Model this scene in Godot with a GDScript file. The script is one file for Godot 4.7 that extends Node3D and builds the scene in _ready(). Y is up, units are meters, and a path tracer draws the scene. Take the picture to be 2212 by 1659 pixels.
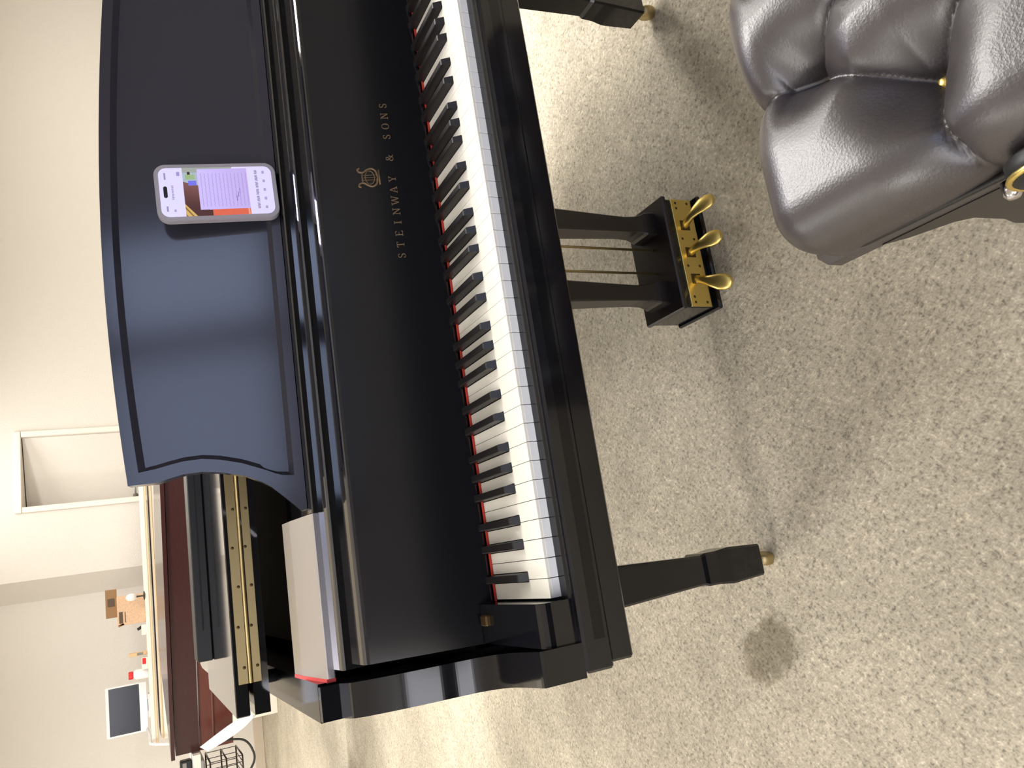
extends Node3D

# ---------------------------------------------------------------- lights and view (tune here)
const EXPOSURE := 1.13
const CAM_AT := Vector3(-0.5465, 1.1749, 0.8258)
const CAM_TURN := Vector3(-26.9876, -13.3897, -92.6597)   # pitch, yaw, roll: the phone is held upright, so the picture lies on its side
const CAM_FOV := 53.38
const CEIL := 2.9
# ceiling panels: x, z, energy
const PANELS := [[-4.0, -0.3, 0.5, "left of the black piano"], [-2.4, 1.5, 0.03, "behind the viewer"], [-2.7, -2.6, 0.27, "over the black piano's tail"], [1.05, -1.6, 0.68, "over the black piano's curved side"], [2.4, -1.25, 0.34, "right of the black piano's curved side"], [-3.6, -4.9, 0.85, "left of the mahogany piano"], [0.9, -6.0, 0.26, "over the mahogany piano"], [0.75, -7.4, 0.045, "close to the door"], [5.0, -2.6, 0.6, "along the right wall"], [5.0, -5.2, 0.5, "in the far right corner"]]
const PANEL_POWER := 15.5

const CARPET := Color(0.775, 0.74, 0.665)
const WIN_COL := Color(0.76, 0.83, 1.0)
const WIN2_FILL_POWER := 2.2  # fill light from the added window
const WIN_GLOW := 1.1
const WIN_POWER := 0.5

var M := {}
var names := {}


func _ready() -> void:
	var cam := Camera3D.new()
	cam.name = "camera"
	cam.position = CAM_AT
	cam.rotation_degrees = CAM_TURN
	cam.fov = CAM_FOV
	cam.near = 0.02
	cam.far = 60.0
	add_child(cam)
	cam.current = true
	var we := WorldEnvironment.new()
	we.name = "environment"
	var env := Environment.new()
	env.background_mode = Environment.BG_COLOR
	env.background_color = Color(0.02, 0.02, 0.025)
	env.tonemap_mode = Environment.TONE_MAPPER_LINEAR
	env.tonemap_exposure = EXPOSURE
	env.sdfgi_enabled = true
	env.ssao_enabled = true
	env.ssil_enabled = true
	we.environment = env
	add_child(we)
	materials()
	ceiling_panels()
	room()
	grand_piano()
	piano_bench()
	phone()
	lid_case()
	mahogany_piano()
	counter_things()
	cart_things()


# ---------------------------------------------------------------- naming
func uniq(parent: Node, called: String) -> String:
	var k := "%d/%s" % [parent.get_instance_id(), called]
	var n: int = names.get(k, -1) + 1
	names[k] = n
	return called if n == 0 else "%s_%03d" % [called, n]


func thing(called: String, label: String, category: String, at := Vector3.ZERO, group := "", yaw := 0.0) -> Node3D:
	var o := Node3D.new()
	o.name = uniq(self, called)
	o.position = at
	o.rotation.y = yaw
	tag(o, label, category, group)
	add_child(o, true)
	return o


func tag(o: Node, label: String, category: String, group := "") -> void:
	o.set_meta("label", label)
	o.set_meta("category", category)
	if group != "":
		o.set_meta("group", group)


# commits a SurfaceTool as one mesh. Shapes are written in world space for things whose root sits in world space: "off" brings them home.
func put(called: String, s: SurfaceTool, mat: Material, parent: Node, off := Vector3.ZERO) -> MeshInstance3D:
	s.generate_normals()
	s.index()
	return put_mesh(called, s.commit(), mat, parent, off)


func put_mesh(called: String, mesh: Mesh, mat: Material, parent: Node, at := Vector3.ZERO) -> MeshInstance3D:
	var o := MeshInstance3D.new()
	o.name = uniq(parent, called)
	o.mesh = mesh
	o.material_override = mat
	o.position = at
	parent.add_child(o, true)
	return o


func struct(called: String, s: SurfaceTool, mat: Material) -> MeshInstance3D:
	var o := put(called, s, mat, self)
	o.set_meta("kind", "structure")
	return o


# ---------------------------------------------------------------- shapes
func st(smooth := false) -> SurfaceTool:
	var s := SurfaceTool.new()
	s.begin(Mesh.PRIMITIVE_TRIANGLES)
	s.set_smooth_group(0 if smooth else -1)
	return s


# a triangle whose front looks along "out"
func tri(s: SurfaceTool, a: Vector3, b: Vector3, c: Vector3, out: Vector3) -> void:
	if (c - a).cross(b - a).dot(out) < 0.0:
		var t := b
		b = c
		c = t
	s.add_vertex(a)
	s.add_vertex(b)
	s.add_vertex(c)


func quad(s: SurfaceTool, a: Vector3, b: Vector3, c: Vector3, d: Vector3, out: Vector3) -> void:
	tri(s, a, b, c, out)
	tri(s, a, c, d, out)


# box with chamfered edges, c = centre, z = full size
func box(s: SurfaceTool, c: Vector3, z: Vector3, bev := 0.002, basis := Basis.IDENTITY) -> void:
	var h := z * 0.5
	var b: float = minf(bev, minf(h.x, minf(h.y, h.z)) * 0.9)
	var P := func(v: Vector3) -> Vector3: return c + basis * v
	for ax in 3:
		var u := (ax + 1) % 3
		var w := (ax + 2) % 3
		for sg in [-1.0, 1.0]:
			var q := []
			for k in [[-1, -1], [1, -1], [1, 1], [-1, 1]]:
				var v := Vector3.ZERO
				v[ax] = sg * h[ax]
				v[u] = k[0] * (h[u] - b)
				v[w] = k[1] * (h[w] - b)
				q.append(P.call(v))
			var o := Vector3.ZERO
			o[ax] = sg
			quad(s, q[0], q[1], q[2], q[3], basis * o)
		for su in [-1.0, 1.0]:
			for sw in [-1.0, 1.0]:
				var e := []
				for k in [-1.0, 1.0]:
					var v1 := Vector3.ZERO
					v1[ax] = k * (h[ax] - b)
					v1[u] = su * h[u]
					v1[w] = sw * (h[w] - b)
					var v2 := v1
					v2[u] = su * (h[u] - b)
					v2[w] = sw * h[w]
					e.append(P.call(v1))
					e.append(P.call(v2))
				var o2 := Vector3.ZERO
				o2[u] = su
				o2[w] = sw
				quad(s, e[0], e[1], e[3], e[2], basis * o2)
	for sx in [-1.0, 1.0]:
		for sy in [-1.0, 1.0]:
			for sz in [-1.0, 1.0]:
				var k := Vector3(sx, sy, sz)
				tri(s, P.call(k * (h - Vector3(0, b, b))), P.call(k * (h - Vector3(b, 0, b))), P.call(k * (h - Vector3(b, b, 0))), basis * k)


# prism: poly in 2D, "to" maps (p, t) with t in 0..1 to space; both ends capped
func prism(s: SurfaceTool, poly: PackedVector2Array, to: Callable, smooth_sides := false) -> void:
	if not Geometry2D.is_polygon_clockwise(poly):
		poly = poly.duplicate()
		poly.reverse()
	var n := poly.size()
	var mid := Vector3.ZERO
	for p in poly:
		mid += to.call(p, 0.5) / n
	var a0: Vector3 = to.call(poly[0], 0.0)
	var a1: Vector3 = to.call(poly[0], 1.0)
	var dir := (a1 - a0).normalized()
	s.set_smooth_group(0 if smooth_sides else -1)
	for i in n:
		var p := poly[i]
		var q := poly[(i + 1) % n]
		if p.distance_squared_to(q) < 1e-14:
			continue
		var e := q - p
		var nn := Vector2(e.y, -e.x).normalized() * 0.0005
		var m := (p + q) * 0.5
		var out: Vector3 = to.call(m - nn, 0.5) - to.call(m + nn, 0.5)
		if Geometry2D.is_point_in_polygon(m - nn * 0.2, poly):
			out = -out
		quad(s, to.call(p, 0.0), to.call(q, 0.0), to.call(q, 1.0), to.call(p, 1.0), out)
	s.set_smooth_group(-1)
	var idx := Geometry2D.triangulate_polygon(poly)
	for k in range(0, idx.size(), 3):
		tri(s, to.call(poly[idx[k]], 0.0), to.call(poly[idx[k + 1]], 0.0), to.call(poly[idx[k + 2]], 0.0), -dir)
		tri(s, to.call(poly[idx[k]], 1.0), to.call(poly[idx[k + 1]], 1.0), to.call(poly[idx[k + 2]], 1.0), dir)


# moulding: profile (z, y) drawn along x
func run_x(s: SurfaceTool, prof: PackedVector2Array, x0: float, x1: float, smooth := false) -> void:
	prism(s, prof, func(p: Vector2, t: float) -> Vector3: return Vector3(lerpf(x0, x1, t), p.y, p.x), smooth)


# slab: outline (x, z) between two heights
func slab(s: SurfaceTool, outl: PackedVector2Array, y0: float, y1: float) -> void:
	prism(s, outl, func(p: Vector2, t: float) -> Vector3: return Vector3(p.x, lerpf(y0, y1, t), p.y))


func lathe(s: SurfaceTool, at: Vector3, axis: Vector3, prof: Array, segs := 16) -> void:
	axis = axis.normalized()
	var u := axis.cross(Vector3.RIGHT if absf(axis.x) < 0.9 else Vector3.UP).normalized()
	var w := axis.cross(u)
	for i in prof.size() - 1:
		var p: Array = prof[i]
		var q: Array = prof[i + 1]
		for k in segs:
			var a := TAU * k / segs
			var b := TAU * (k + 1) / segs
			var da := u * cos(a) + w * sin(a)
			var db := u * cos(b) + w * sin(b)
			var out: Vector3 = (da + db) * (q[1] - p[1]) - axis * 2.0 * (q[0] - p[0])
			var v := [at + axis * p[1] + da * p[0], at + axis * p[1] + db * p[0], at + axis * q[1] + db * q[0], at + axis * q[1] + da * q[0]]
			if p[0] > 1e-6:
				tri(s, v[0], v[1], v[2] if q[0] > 1e-6 else v[3], out)
			if q[0] > 1e-6:
				tri(s, v[0], v[2], v[3], out)


# swept tube with an elliptic section: pts, radii along side and up
func tube(s: SurfaceTool, pts: Array, ra: Array, rb: Array, up := Vector3.UP, segs := 10) -> void:
	var rings := []
	for i in pts.size():
		var d: Vector3 = (pts[mini(i + 1, pts.size() - 1)] - pts[maxi(i - 1, 0)]).normalized()
		var side := d.cross(up)
		side = side.normalized() if side.length() > 1e-4 else d.cross(Vector3.RIGHT).normalized()
		var nn := side.cross(d)
		var ring := []
		for k in segs:
			var a := TAU * k / segs
			ring.append(pts[i] + side * cos(a) * ra[i] + nn * sin(a) * rb[i])
		rings.append(ring)
	for i in pts.size() - 1:
		var c: Vector3 = (pts[i] + pts[i + 1]) * 0.5
		for k in segs:
			var l := (k + 1) % segs
			var m: Vector3 = (rings[i][k] + rings[i + 1][l]) * 0.5
			quad(s, rings[i][k], rings[i][l], rings[i + 1][l], rings[i + 1][k], m - c)
	for e in [0, pts.size() - 1]:
		var d2: Vector3 = pts[e] - pts[1 if e == 0 else e - 1]
		for k in segs:
			tri(s, pts[e], rings[e][k], rings[e][(k + 1) % segs], d2)


func wire(s: SurfaceTool, pts: Array, r: float, segs := 6) -> void:
	var ra := []
	for p in pts:
		ra.append(r)
	tube(s, pts, ra, ra, Vector3(0.13, 0.9, 0.21).normalized(), segs)


# loft of square sections: [y, half x, half z] round a centre
func loft(s: SurfaceTool, at: Vector3, rows: Array, ch := 0.12) -> void:
	var rings := []
	for r in rows:
		var c: float = minf(r[1], r[2]) * ch
		var ring := []
		for k in [[1, 1], [-1, 1], [-1, -1], [1, -1]]:
			var p := Vector3(at.x + k[0] * r[1], at.y + r[0], at.z + k[1] * r[2])
			var px := Vector3(-k[0] * c, 0, 0)
			var pz := Vector3(0, 0, -k[1] * c)
			if k[0] * k[1] > 0:
				ring.append(p + pz)
				ring.append(p + px)
			else:
				ring.append(p + px)
				ring.append(p + pz)
		rings.append(ring)
	for i in rings.size() - 1:
		for k in 8:
			var l := (k + 1) % 8
			var m: Vector3 = (rings[i][k] + rings[i][l] + rings[i + 1][k] + rings[i + 1][l]) * 0.25
			var cy: float = at.y + (rows[i][0] + rows[i + 1][0]) * 0.5
			var out := m - Vector3(at.x, cy, at.z)
			var e: Vector3 = rings[i + 1][k] - rings[i][k]
			var f: Vector3 = rings[i][l] - rings[i][k]
			var g := f.cross(e) if f.length() > 1e-6 else out
			if g.dot(Vector3(out.x, 0, out.z)) < 0.0:
				g = -g
			if absf(g.normalized().y) > 0.98:
				g = Vector3(0, signf(rows[i + 1][0] - rows[i][0]) * (-1.0 if rows[i + 1][1] > rows[i][1] else 1.0), 0)
			quad(s, rings[i][k], rings[i][l], rings[i + 1][l], rings[i + 1][k], g)
	for e2 in [0, rings.size() - 1]:
		var c2 := Vector3(at.x, at.y + rows[e2][0], at.z)
		var o2: float = signf(rows[e2][0] - rows[1 if e2 == 0 else e2 - 1][0])
		for k in 8:
			tri(s, c2, rings[e2][k], rings[e2][(k + 1) % 8], Vector3(0, o2, 0))


func pv(a: Array) -> PackedVector2Array:
	var o := PackedVector2Array()
	for i in range(0, a.size(), 2):
		o.append(Vector2(a[i], a[i + 1]))
	return o


# Catmull-Rom through points
func smooth_line(p: PackedVector2Array, sub := 6, closed := false) -> PackedVector2Array:
	var o := PackedVector2Array()
	var n := p.size()
	for i in (n if closed else n - 1):
		var a := p[(i - 1 + n) % n] if closed else p[maxi(i - 1, 0)]
		var b := p[i]
		var c := p[(i + 1) % n]
		var d := p[(i + 2) % n] if closed else p[mini(i + 2, n - 1)]
		for k in sub:
			o.append(b.cubic_interpolate(c, a, d, float(k) / sub))
	if not closed:
		o.append(p[n - 1])
	return o


# ---------------------------------------------------------------- materials
func mat(called: String, col: Color, rough := 0.5, metal := 0.0, spec := 0.5) -> StandardMaterial3D:
	var m := StandardMaterial3D.new()
	m.resource_name = called
	m.albedo_color = col
	m.roughness = rough
	m.metallic = metal
	m.metallic_specular = spec
	M[called] = m
	return m


func noise_tex(seed_no: int, freq: float, kind: int, size := 512, octaves := 4, ramp: Gradient = null, as_normal := false, bump := 4.0) -> NoiseTexture2D:
	var n := FastNoiseLite.new()
	n.seed = seed_no
	n.noise_type = kind
	n.frequency = freq
	n.fractal_octaves = octaves
	if kind == FastNoiseLite.TYPE_CELLULAR:
		n.cellular_return_type = FastNoiseLite.RETURN_DISTANCE
	var t := NoiseTexture2D.new()
	t.width = size
	t.height = size
	t.seamless = true
	t.noise = n
	if ramp:
		t.color_ramp = ramp
	if as_normal:
		t.as_normal_map = true
		t.bump_strength = bump
	return t


# smooth random values that repeat without a seam: a small random grid, wrapped and enlarged
func tile_noise(size: int, cells: int, rng: RandomNumberGenerator) -> PackedByteArray:
	var pad := 4
	var small := Image.create(cells + 2 * pad, cells + 2 * pad, false, Image.FORMAT_L8)
	var v := []
	for i in cells * cells:
		v.append(rng.randf())
	for y in cells + 2 * pad:
		for x in cells + 2 * pad:
			var q: float = v[posmod(y - pad, cells) * cells + posmod(x - pad, cells)]
			small.set_pixel(x, y, Color(q, q, q))
	var full := int(round(float(size) * (cells + 2 * pad) / cells))
	small.resize(full, full, Image.INTERPOLATE_CUBIC)
	var at := int(round(float(size) * pad / cells))
	return small.get_region(Rect2i(at, at, size, size)).get_data()


func ramp(a: Array) -> Gradient:
	var g := Gradient.new()
	g.offsets = PackedFloat32Array(a.map(func(e): return e[0]))
	g.colors = PackedColorArray(a.map(func(e): return e[1]))
	return g


func tri_map(m: StandardMaterial3D, sc: float, world := true) -> StandardMaterial3D:
	m.uv1_triplanar = true
	m.uv1_world_triplanar = world
	m.uv1_scale = Vector3.ONE * sc
	return m


func materials() -> void:
	mat("lacquer", Color(0.055, 0.055, 0.07), 0.12)                # satin ebony
	mat("lacquer_gloss", Color(0.05, 0.05, 0.06), 0.1)
	var le := mat("lacquer_edge", Color(0.06, 0.06, 0.07), 0.07, 0.0, 0.95)
	le.clearcoat_enabled = true
	le.clearcoat = 1.0
	le.clearcoat_roughness = 0.05
	mat("shelf_sheen", Color(0.87, 0.86, 0.88), 0.28, 0.9)  # bright metal stands in for the wall mirrored in black lacquer
	var lf := mat("lacquer_flap", Color(0.06, 0.06, 0.07), 0.09, 0.0, 0.9)
	lf.clearcoat_enabled = true
	lf.clearcoat = 0.7
	lf.clearcoat_roughness = 0.08
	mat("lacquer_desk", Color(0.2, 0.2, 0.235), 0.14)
	mat("lacquer_brown", Color(0.085, 0.06, 0.055), 0.33, 0.0, 0.55)
	var cc := mat("lacquer_lid", Color(0.05, 0.05, 0.06), 0.05, 0.0, 0.7)
	cc.clearcoat_enabled = true
	cc.clearcoat = 1.0
	cc.clearcoat_roughness = 0.04
	mat("inside_shade", Color(0.025, 0.025, 0.03), 0.7, 0.0, 0.2)  # colour darkened to stand in for shade under the closed lid
	mat("ivory", Color(0.98, 0.965, 0.91), 0.3)
	mat("key_front", Color(0.97, 0.97, 0.96), 0.4)
	mat("key_wood", Color(0.72, 0.6, 0.45), 0.7)
	mat("ebony", Color(0.1, 0.09, 0.09), 0.38)
	mat("felt_red", Color(0.72, 0.2, 0.13), 0.95)
	mat("felt_pink", Color(0.85, 0.3, 0.3), 0.95)
	mat("brass", Color(0.9, 0.8, 0.48), 0.36, 1.0)
	mat("brass_old", Color(0.7, 0.63, 0.46), 0.45, 1.0)
	mat("brass_dark", Color(0.35, 0.28, 0.17), 0.5, 0.8)
	mat("gilt", Color(0.44, 0.36, 0.26), 0.5, 0.3)
	mat("chrome", Color(0.8, 0.79, 0.8), 0.2, 1.0)
	mat("plate_shade", Color(0.14, 0.11, 0.06), 0.6, 0.3)  # gold plate, darkened in colour for the unlit cavity
	mat("rubber", Color(0.12, 0.12, 0.12), 0.9)
	mat("case_grey", Color(0.62, 0.6, 0.63), 0.6)
	mat("white_paint", Color(0.93, 0.9, 0.85), 0.5)
	mat("white_plastic", Color(0.92, 0.92, 0.92), 0.4)
	mat("white_cloth", Color(0.93, 0.92, 0.95), 0.9)
	mat("skirting", Color(0.78, 0.73, 0.66), 0.5)
	mat("paper", Color(0.93, 0.9, 0.84), 0.9)
	mat("tan_wood", Color(0.88, 0.78, 0.62), 0.5)
	mat("screen_dark", Color(0.09, 0.1, 0.14), 0.2)
	mat("red_plastic", Color(0.85, 0.12, 0.13), 0.5)
	mat("grey_plastic", Color(0.5, 0.49, 0.47), 0.5)
	mat("black_plastic", Color(0.07, 0.075, 0.075), 0.5)
	mat("cord", Color(0.16, 0.17, 0.15), 0.6)
	mat("wire_dark", Color(0.3, 0.28, 0.26), 0.45, 0.6)
	mat("print_dark", Color(0.36, 0.3, 0.25), 0.9)
	mat("tape_tan", Color(0.86, 0.72, 0.55), 0.6)
	# carpet: short cut pile, speckled; a coarse layer keeps the repeat from showing
	var c := mat("carpet", Color.WHITE, 1.0, 0.0, 0.15)
	var W := 1024
	var rng := RandomNumberGenerator.new()
	rng.seed = 11
	var a := tile_noise(W, 512, rng)
	var b := tile_noise(W, 220, rng)
	var d := tile_noise(W, 90, rng)
	var e := tile_noise(W, 26, rng)
	var g := tile_noise(W, 7, rng)
	var rgb := PackedByteArray()
	rgb.resize(W * W * 3)
	var hgt := PackedByteArray()
	hgt.resize(W * W)
	for i in W * W:
		var v: float = (a[i] * 0.3 + b[i] * 0.34 + d[i] * 0.2 + e[i] * 0.1 + g[i] * 0.06) / 255.0
		var f: float = 1.0 + (v - 0.5) * 0.36
		var k: float = (b[i] * 0.65 + a[i] * 0.35) / 255.0
		if k < 0.3:
			f -= (0.3 - k) * 0.7
		if k > 0.7:
			f += (k - 0.7) * 0.4
		rgb[i * 3] = int(clampf(CARPET.r * f, 0.0, 1.0) * 255.0)
		rgb[i * 3 + 1] = int(clampf(CARPET.g * f, 0.0, 1.0) * 255.0)
		rgb[i * 3 + 2] = int(clampf(CARPET.b * f, 0.0, 1.0) * 255.0)
		hgt[i] = int(clampf(0.5 * a[i] / 255.0 + 0.5 * b[i] / 255.0, 0.0, 1.0) * 255.0)
	c.albedo_texture = ImageTexture.create_from_image(Image.create_from_data(W, W, false, Image.FORMAT_RGB8, rgb))
	tri_map(c, 0.9)
	c.heightmap_enabled = true
	c.heightmap_texture = ImageTexture.create_from_image(Image.create_from_data(W, W, false, Image.FORMAT_L8, hgt))
	c.heightmap_scale = 0.14
	c.detail_enabled = true
	c.detail_blend_mode = BaseMaterial3D.BLEND_MODE_MUL
	c.detail_uv_layer = BaseMaterial3D.DETAIL_UV_2
	c.uv2_triplanar = true
	c.uv2_world_triplanar = true
	c.uv2_scale = Vector3.ONE * 0.29
	var big := tile_noise(512, 9, rng)
	var big2 := tile_noise(512, 30, rng)
	var dl := PackedByteArray()
	dl.resize(512 * 512)
	for i in 512 * 512:
		dl[i] = int(clampf(0.86 + 0.14 * (big[i] * 0.6 + big2[i] * 0.4) / 255.0, 0.0, 1.0) * 255.0)
	c.detail_albedo = ImageTexture.create_from_image(Image.create_from_data(512, 512, false, Image.FORMAT_L8, dl))
	# painted walls: very faint roller grain
	for w in [["wall", Color(0.875, 0.855, 0.825)], ["ceiling", Color(0.93, 0.92, 0.9)], ["wall_grey", Color(0.68, 0.68, 0.7)]]:
		var m := mat(w[0], w[1], 0.85, 0.0, 0.3)
		m.normal_enabled = true
		m.normal_texture = noise_tex(12, 0.08, FastNoiseLite.TYPE_SIMPLEX, 256, 3, null, true, 1.0)
		tri_map(m, 2.5)
	# leather: fine pebbling
	var l := mat("leather", Color(0.205, 0.185, 0.193), 0.4, 0.0, 0.9)
	l.normal_enabled = true
	l.normal_texture = noise_tex(21, 0.07, FastNoiseLite.TYPE_CELLULAR, 512, 3, null, true, 3.0)
	l.normal_scale = 0.35
	tri_map(l, 9.0)
	# mahogany: the darker copy paints a reflection on the upper rim
	for w2 in [["mahogany", Color(0.24, 0.125, 0.12), 0.2], ["mahogany_light", Color(0.38, 0.19, 0.15), 0.3]]:
		var m2 := mat(w2[0], w2[1], w2[2])
		m2.albedo_texture = noise_tex(31, 0.03, FastNoiseLite.TYPE_SIMPLEX, 512, 4, ramp([[0.0, Color(0.86, 0.84, 0.84)], [1.0, Color.WHITE]]))
		tri_map(m2, 1.0)
		m2.uv1_scale = Vector3(0.6, 7.0, 7.0)
	var cb := mat("cardboard", Color(0.88, 0.74, 0.61), 0.9)
	cb.albedo_texture = noise_tex(41, 0.05, FastNoiseLite.TYPE_SIMPLEX, 256, 3, ramp([[0.0, Color(0.9, 0.9, 0.9)], [1.0, Color.WHITE]]))
	tri_map(cb, 3.0)
	mat("cardboard_dark", Color(0.58, 0.45, 0.32), 0.9)


# ---------------------------------------------------------------- lights
func ceiling_panels() -> void:
	var glow := StandardMaterial3D.new()
	glow.resource_name = "panel_glow"
	glow.albedo_color = Color(0.9, 0.88, 0.84)
	glow.emission_enabled = true
	glow.emission = Color(1.0, 0.98, 0.95)
	glow.emission_energy_multiplier = 1.6
	for p in PANELS:
		var t := thing("ceiling_light", "flat white ceiling light panel " + p[3], "light", Vector3(p[0], CEIL, p[1]), "ceiling light panels")
		var f := st()
		box(f, Vector3(0, -0.015, 0), Vector3(1.24, 0.03, 0.64), 0.004)
		put("frame", f, M.white_paint, t)
		var d := st()
		box(d, Vector3(0, -0.033, 0), Vector3(1.16, 0.008, 0.56), 0.002)
		put("diffuser", d, glow, t)
		var a := AreaLight3D.new()
		a.name = "light"
		a.area_size = Vector2(1.14, 0.54)
		a.light_energy = PANEL_POWER * p[2]
		a.light_color = Color(1.0, 0.985, 0.965)
		a.shadow_enabled = true
		a.area_range = 30.0
		a.area_attenuation = 2.0
		a.position = Vector3(0, -0.045, 0)
		a.rotation_degrees.x = -90
		t.add_child(a)


# ---------------------------------------------------------------- room
func wall_box(called: String, c: Vector3, z: Vector3, m: Material, yaw := 0.0) -> MeshInstance3D:
	var s := st()
	box(s, c, z, 0.001, Basis(Vector3.UP, yaw))
	return struct(called, s, m)


func room() -> void:
	wall_box("floor", Vector3(1.5, -0.05, -2.8), Vector3(15.6, 0.1, 11.4), M.carpet)
	wall_box("ceiling", Vector3(1.5, CEIL + 0.05, -2.8), Vector3(15.6, 0.1, 11.4), M.ceiling)
	wall_box("wall_left", Vector3(-6.15, CEIL / 2, -2.8), Vector3(0.2, CEIL, 11.4), M.wall)
	wall_box("wall_right", Vector3(9.15, CEIL / 2, -2.8), Vector3(0.2, CEIL, 11.4), M.wall)
	wall_box("wall_front", Vector3(1.5, CEIL / 2, 2.7), Vector3(15.1, CEIL, 0.2), M.wall_grey)
	var wn := st()
	box(wn, Vector3(1.5, 0.65, 2.585), Vector3(15.0, 1.3, 0.03), 0.004)
	struct("added_trim_2", wn, M.black_plastic)  # added dark panel, unseen; keeps the fallboard's reflection dark
	window_behind()
	# far wall: a nearer stretch with the door, a slanting return, and a stretch set back on the left
	var s := st()
	box(s, Vector3(0.19, CEIL / 2, -8.175), Vector3(0.71, CEIL, 0.35), 0.002)
	box(s, Vector3(5.145, CEIL / 2, -8.175), Vector3(7.81, CEIL, 0.35), 0.002)
	box(s, Vector3(0.892, (CEIL + 2.1) / 2, -8.175), Vector3(0.7, CEIL - 2.1, 0.35), 0.001)
	slab(s, pv([-0.165, -8.0, -0.36, -8.26, -0.36, -8.6, -0.165, -8.6]), 0.0, CEIL)
	struct("wall_back", s, M.wall)
	var s2 := st()
	box(s2, Vector3(-3.3, CEIL / 2, -8.4), Vector3(5.9, CEIL, 0.28), 0.002)
	var wl := struct("wall_recess", s2, M.wall)
	wl.set_meta("kind", "structure")
	var b := st()
	box(b, Vector3(-3.2, 0.05, -8.25), Vector3(5.66, 0.1, 0.02), 0.004)
	struct("baseboard_left", b, M.skirting)
	var b2 := st()
	box(b2, Vector3(0.15, 0.05, -7.99), Vector3(0.62, 0.1, 0.02), 0.004)
	box(b2, Vector3(5.2, 0.05, -7.99), Vector3(7.6, 0.1, 0.02), 0.004)
	struct("baseboard_back", b2, M.skirting)
	# door standing ajar, hinged on its right; the lintel shades it aslant
	var dy := deg_to_rad(-24.0)
	var hinge := Vector3(1.238, 0, -8.04)
	var bd := Basis(Vector3.UP, dy)
	var d := st()
	box(d, hinge + bd * Vector3(-0.3825, 1.047, -0.022), Vector3(0.765, 2.09, 0.044), 0.002, bd)
	var door := struct("door_1", d, M.wall)
	var h := st(true)
	var hk := hinge + bd * Vector3(-0.70, 1.1, 0.0)
	lathe(h, hk, bd * Vector3(0, 0, 1), [[0.0, 0.0], [0.026, 0.0], [0.026, 0.008], [0.009, 0.012], [0.009, 0.05], [0.0, 0.05]], 14)
	tube(h, [hk + bd * Vector3(0, 0, 0.045), hk + bd * Vector3(0.06, 0, 0.05), hk + bd * Vector3(0.12, -0.003, 0.047)], [0.009, 0.009, 0.007], [0.009, 0.009, 0.006])
	put("door_handle", h, M.grey_plastic, door)
	var f := st()
	for x in [0.515, 1.269]:
		box(f, Vector3(x, 1.048, -7.985), Vector3(0.055, 2.096, 0.03), 0.005)
	box(f, Vector3(0.892, 2.13, -7.985), Vector3(0.81, 0.06, 0.03), 0.005)
	struct("trim_1", f, M.white_paint)
	# old spill in the carpet left of the piano leg
	var im := Image.create(128, 128, false, Image.FORMAT_RGBA8)
	var n := FastNoiseLite.new()
	n.seed = 4
	n.frequency = 0.03
	for y in 128:
		for x in 128:
			var q := Vector2(x - 64, y - 64) / 60.0
			var r := q.length() + n.get_noise_2d(x, y) * 0.35
			im.set_pixel(x, y, Color(0.42, 0.37, 0.26, 0.32 * (1.0 - smoothstep(0.55, 0.95, r))))
	var sm := StandardMaterial3D.new()
	sm.resource_name = "stain"
	sm.transparency = BaseMaterial3D.TRANSPARENCY_ALPHA
	sm.albedo_texture = ImageTexture.create_from_image(im)
	sm.roughness = 1.0
	sm.metallic_specular = 0.1
	var pm := PlaneMesh.new()
	pm.size = Vector2(0.15, 0.25)
	var fl: Node3D = get_node("floor")
	var o := put_mesh("stain", pm, sm, fl, Vector3(-0.835, 0.0015, -0.46))
	o.rotation.y = 0.5


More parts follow.
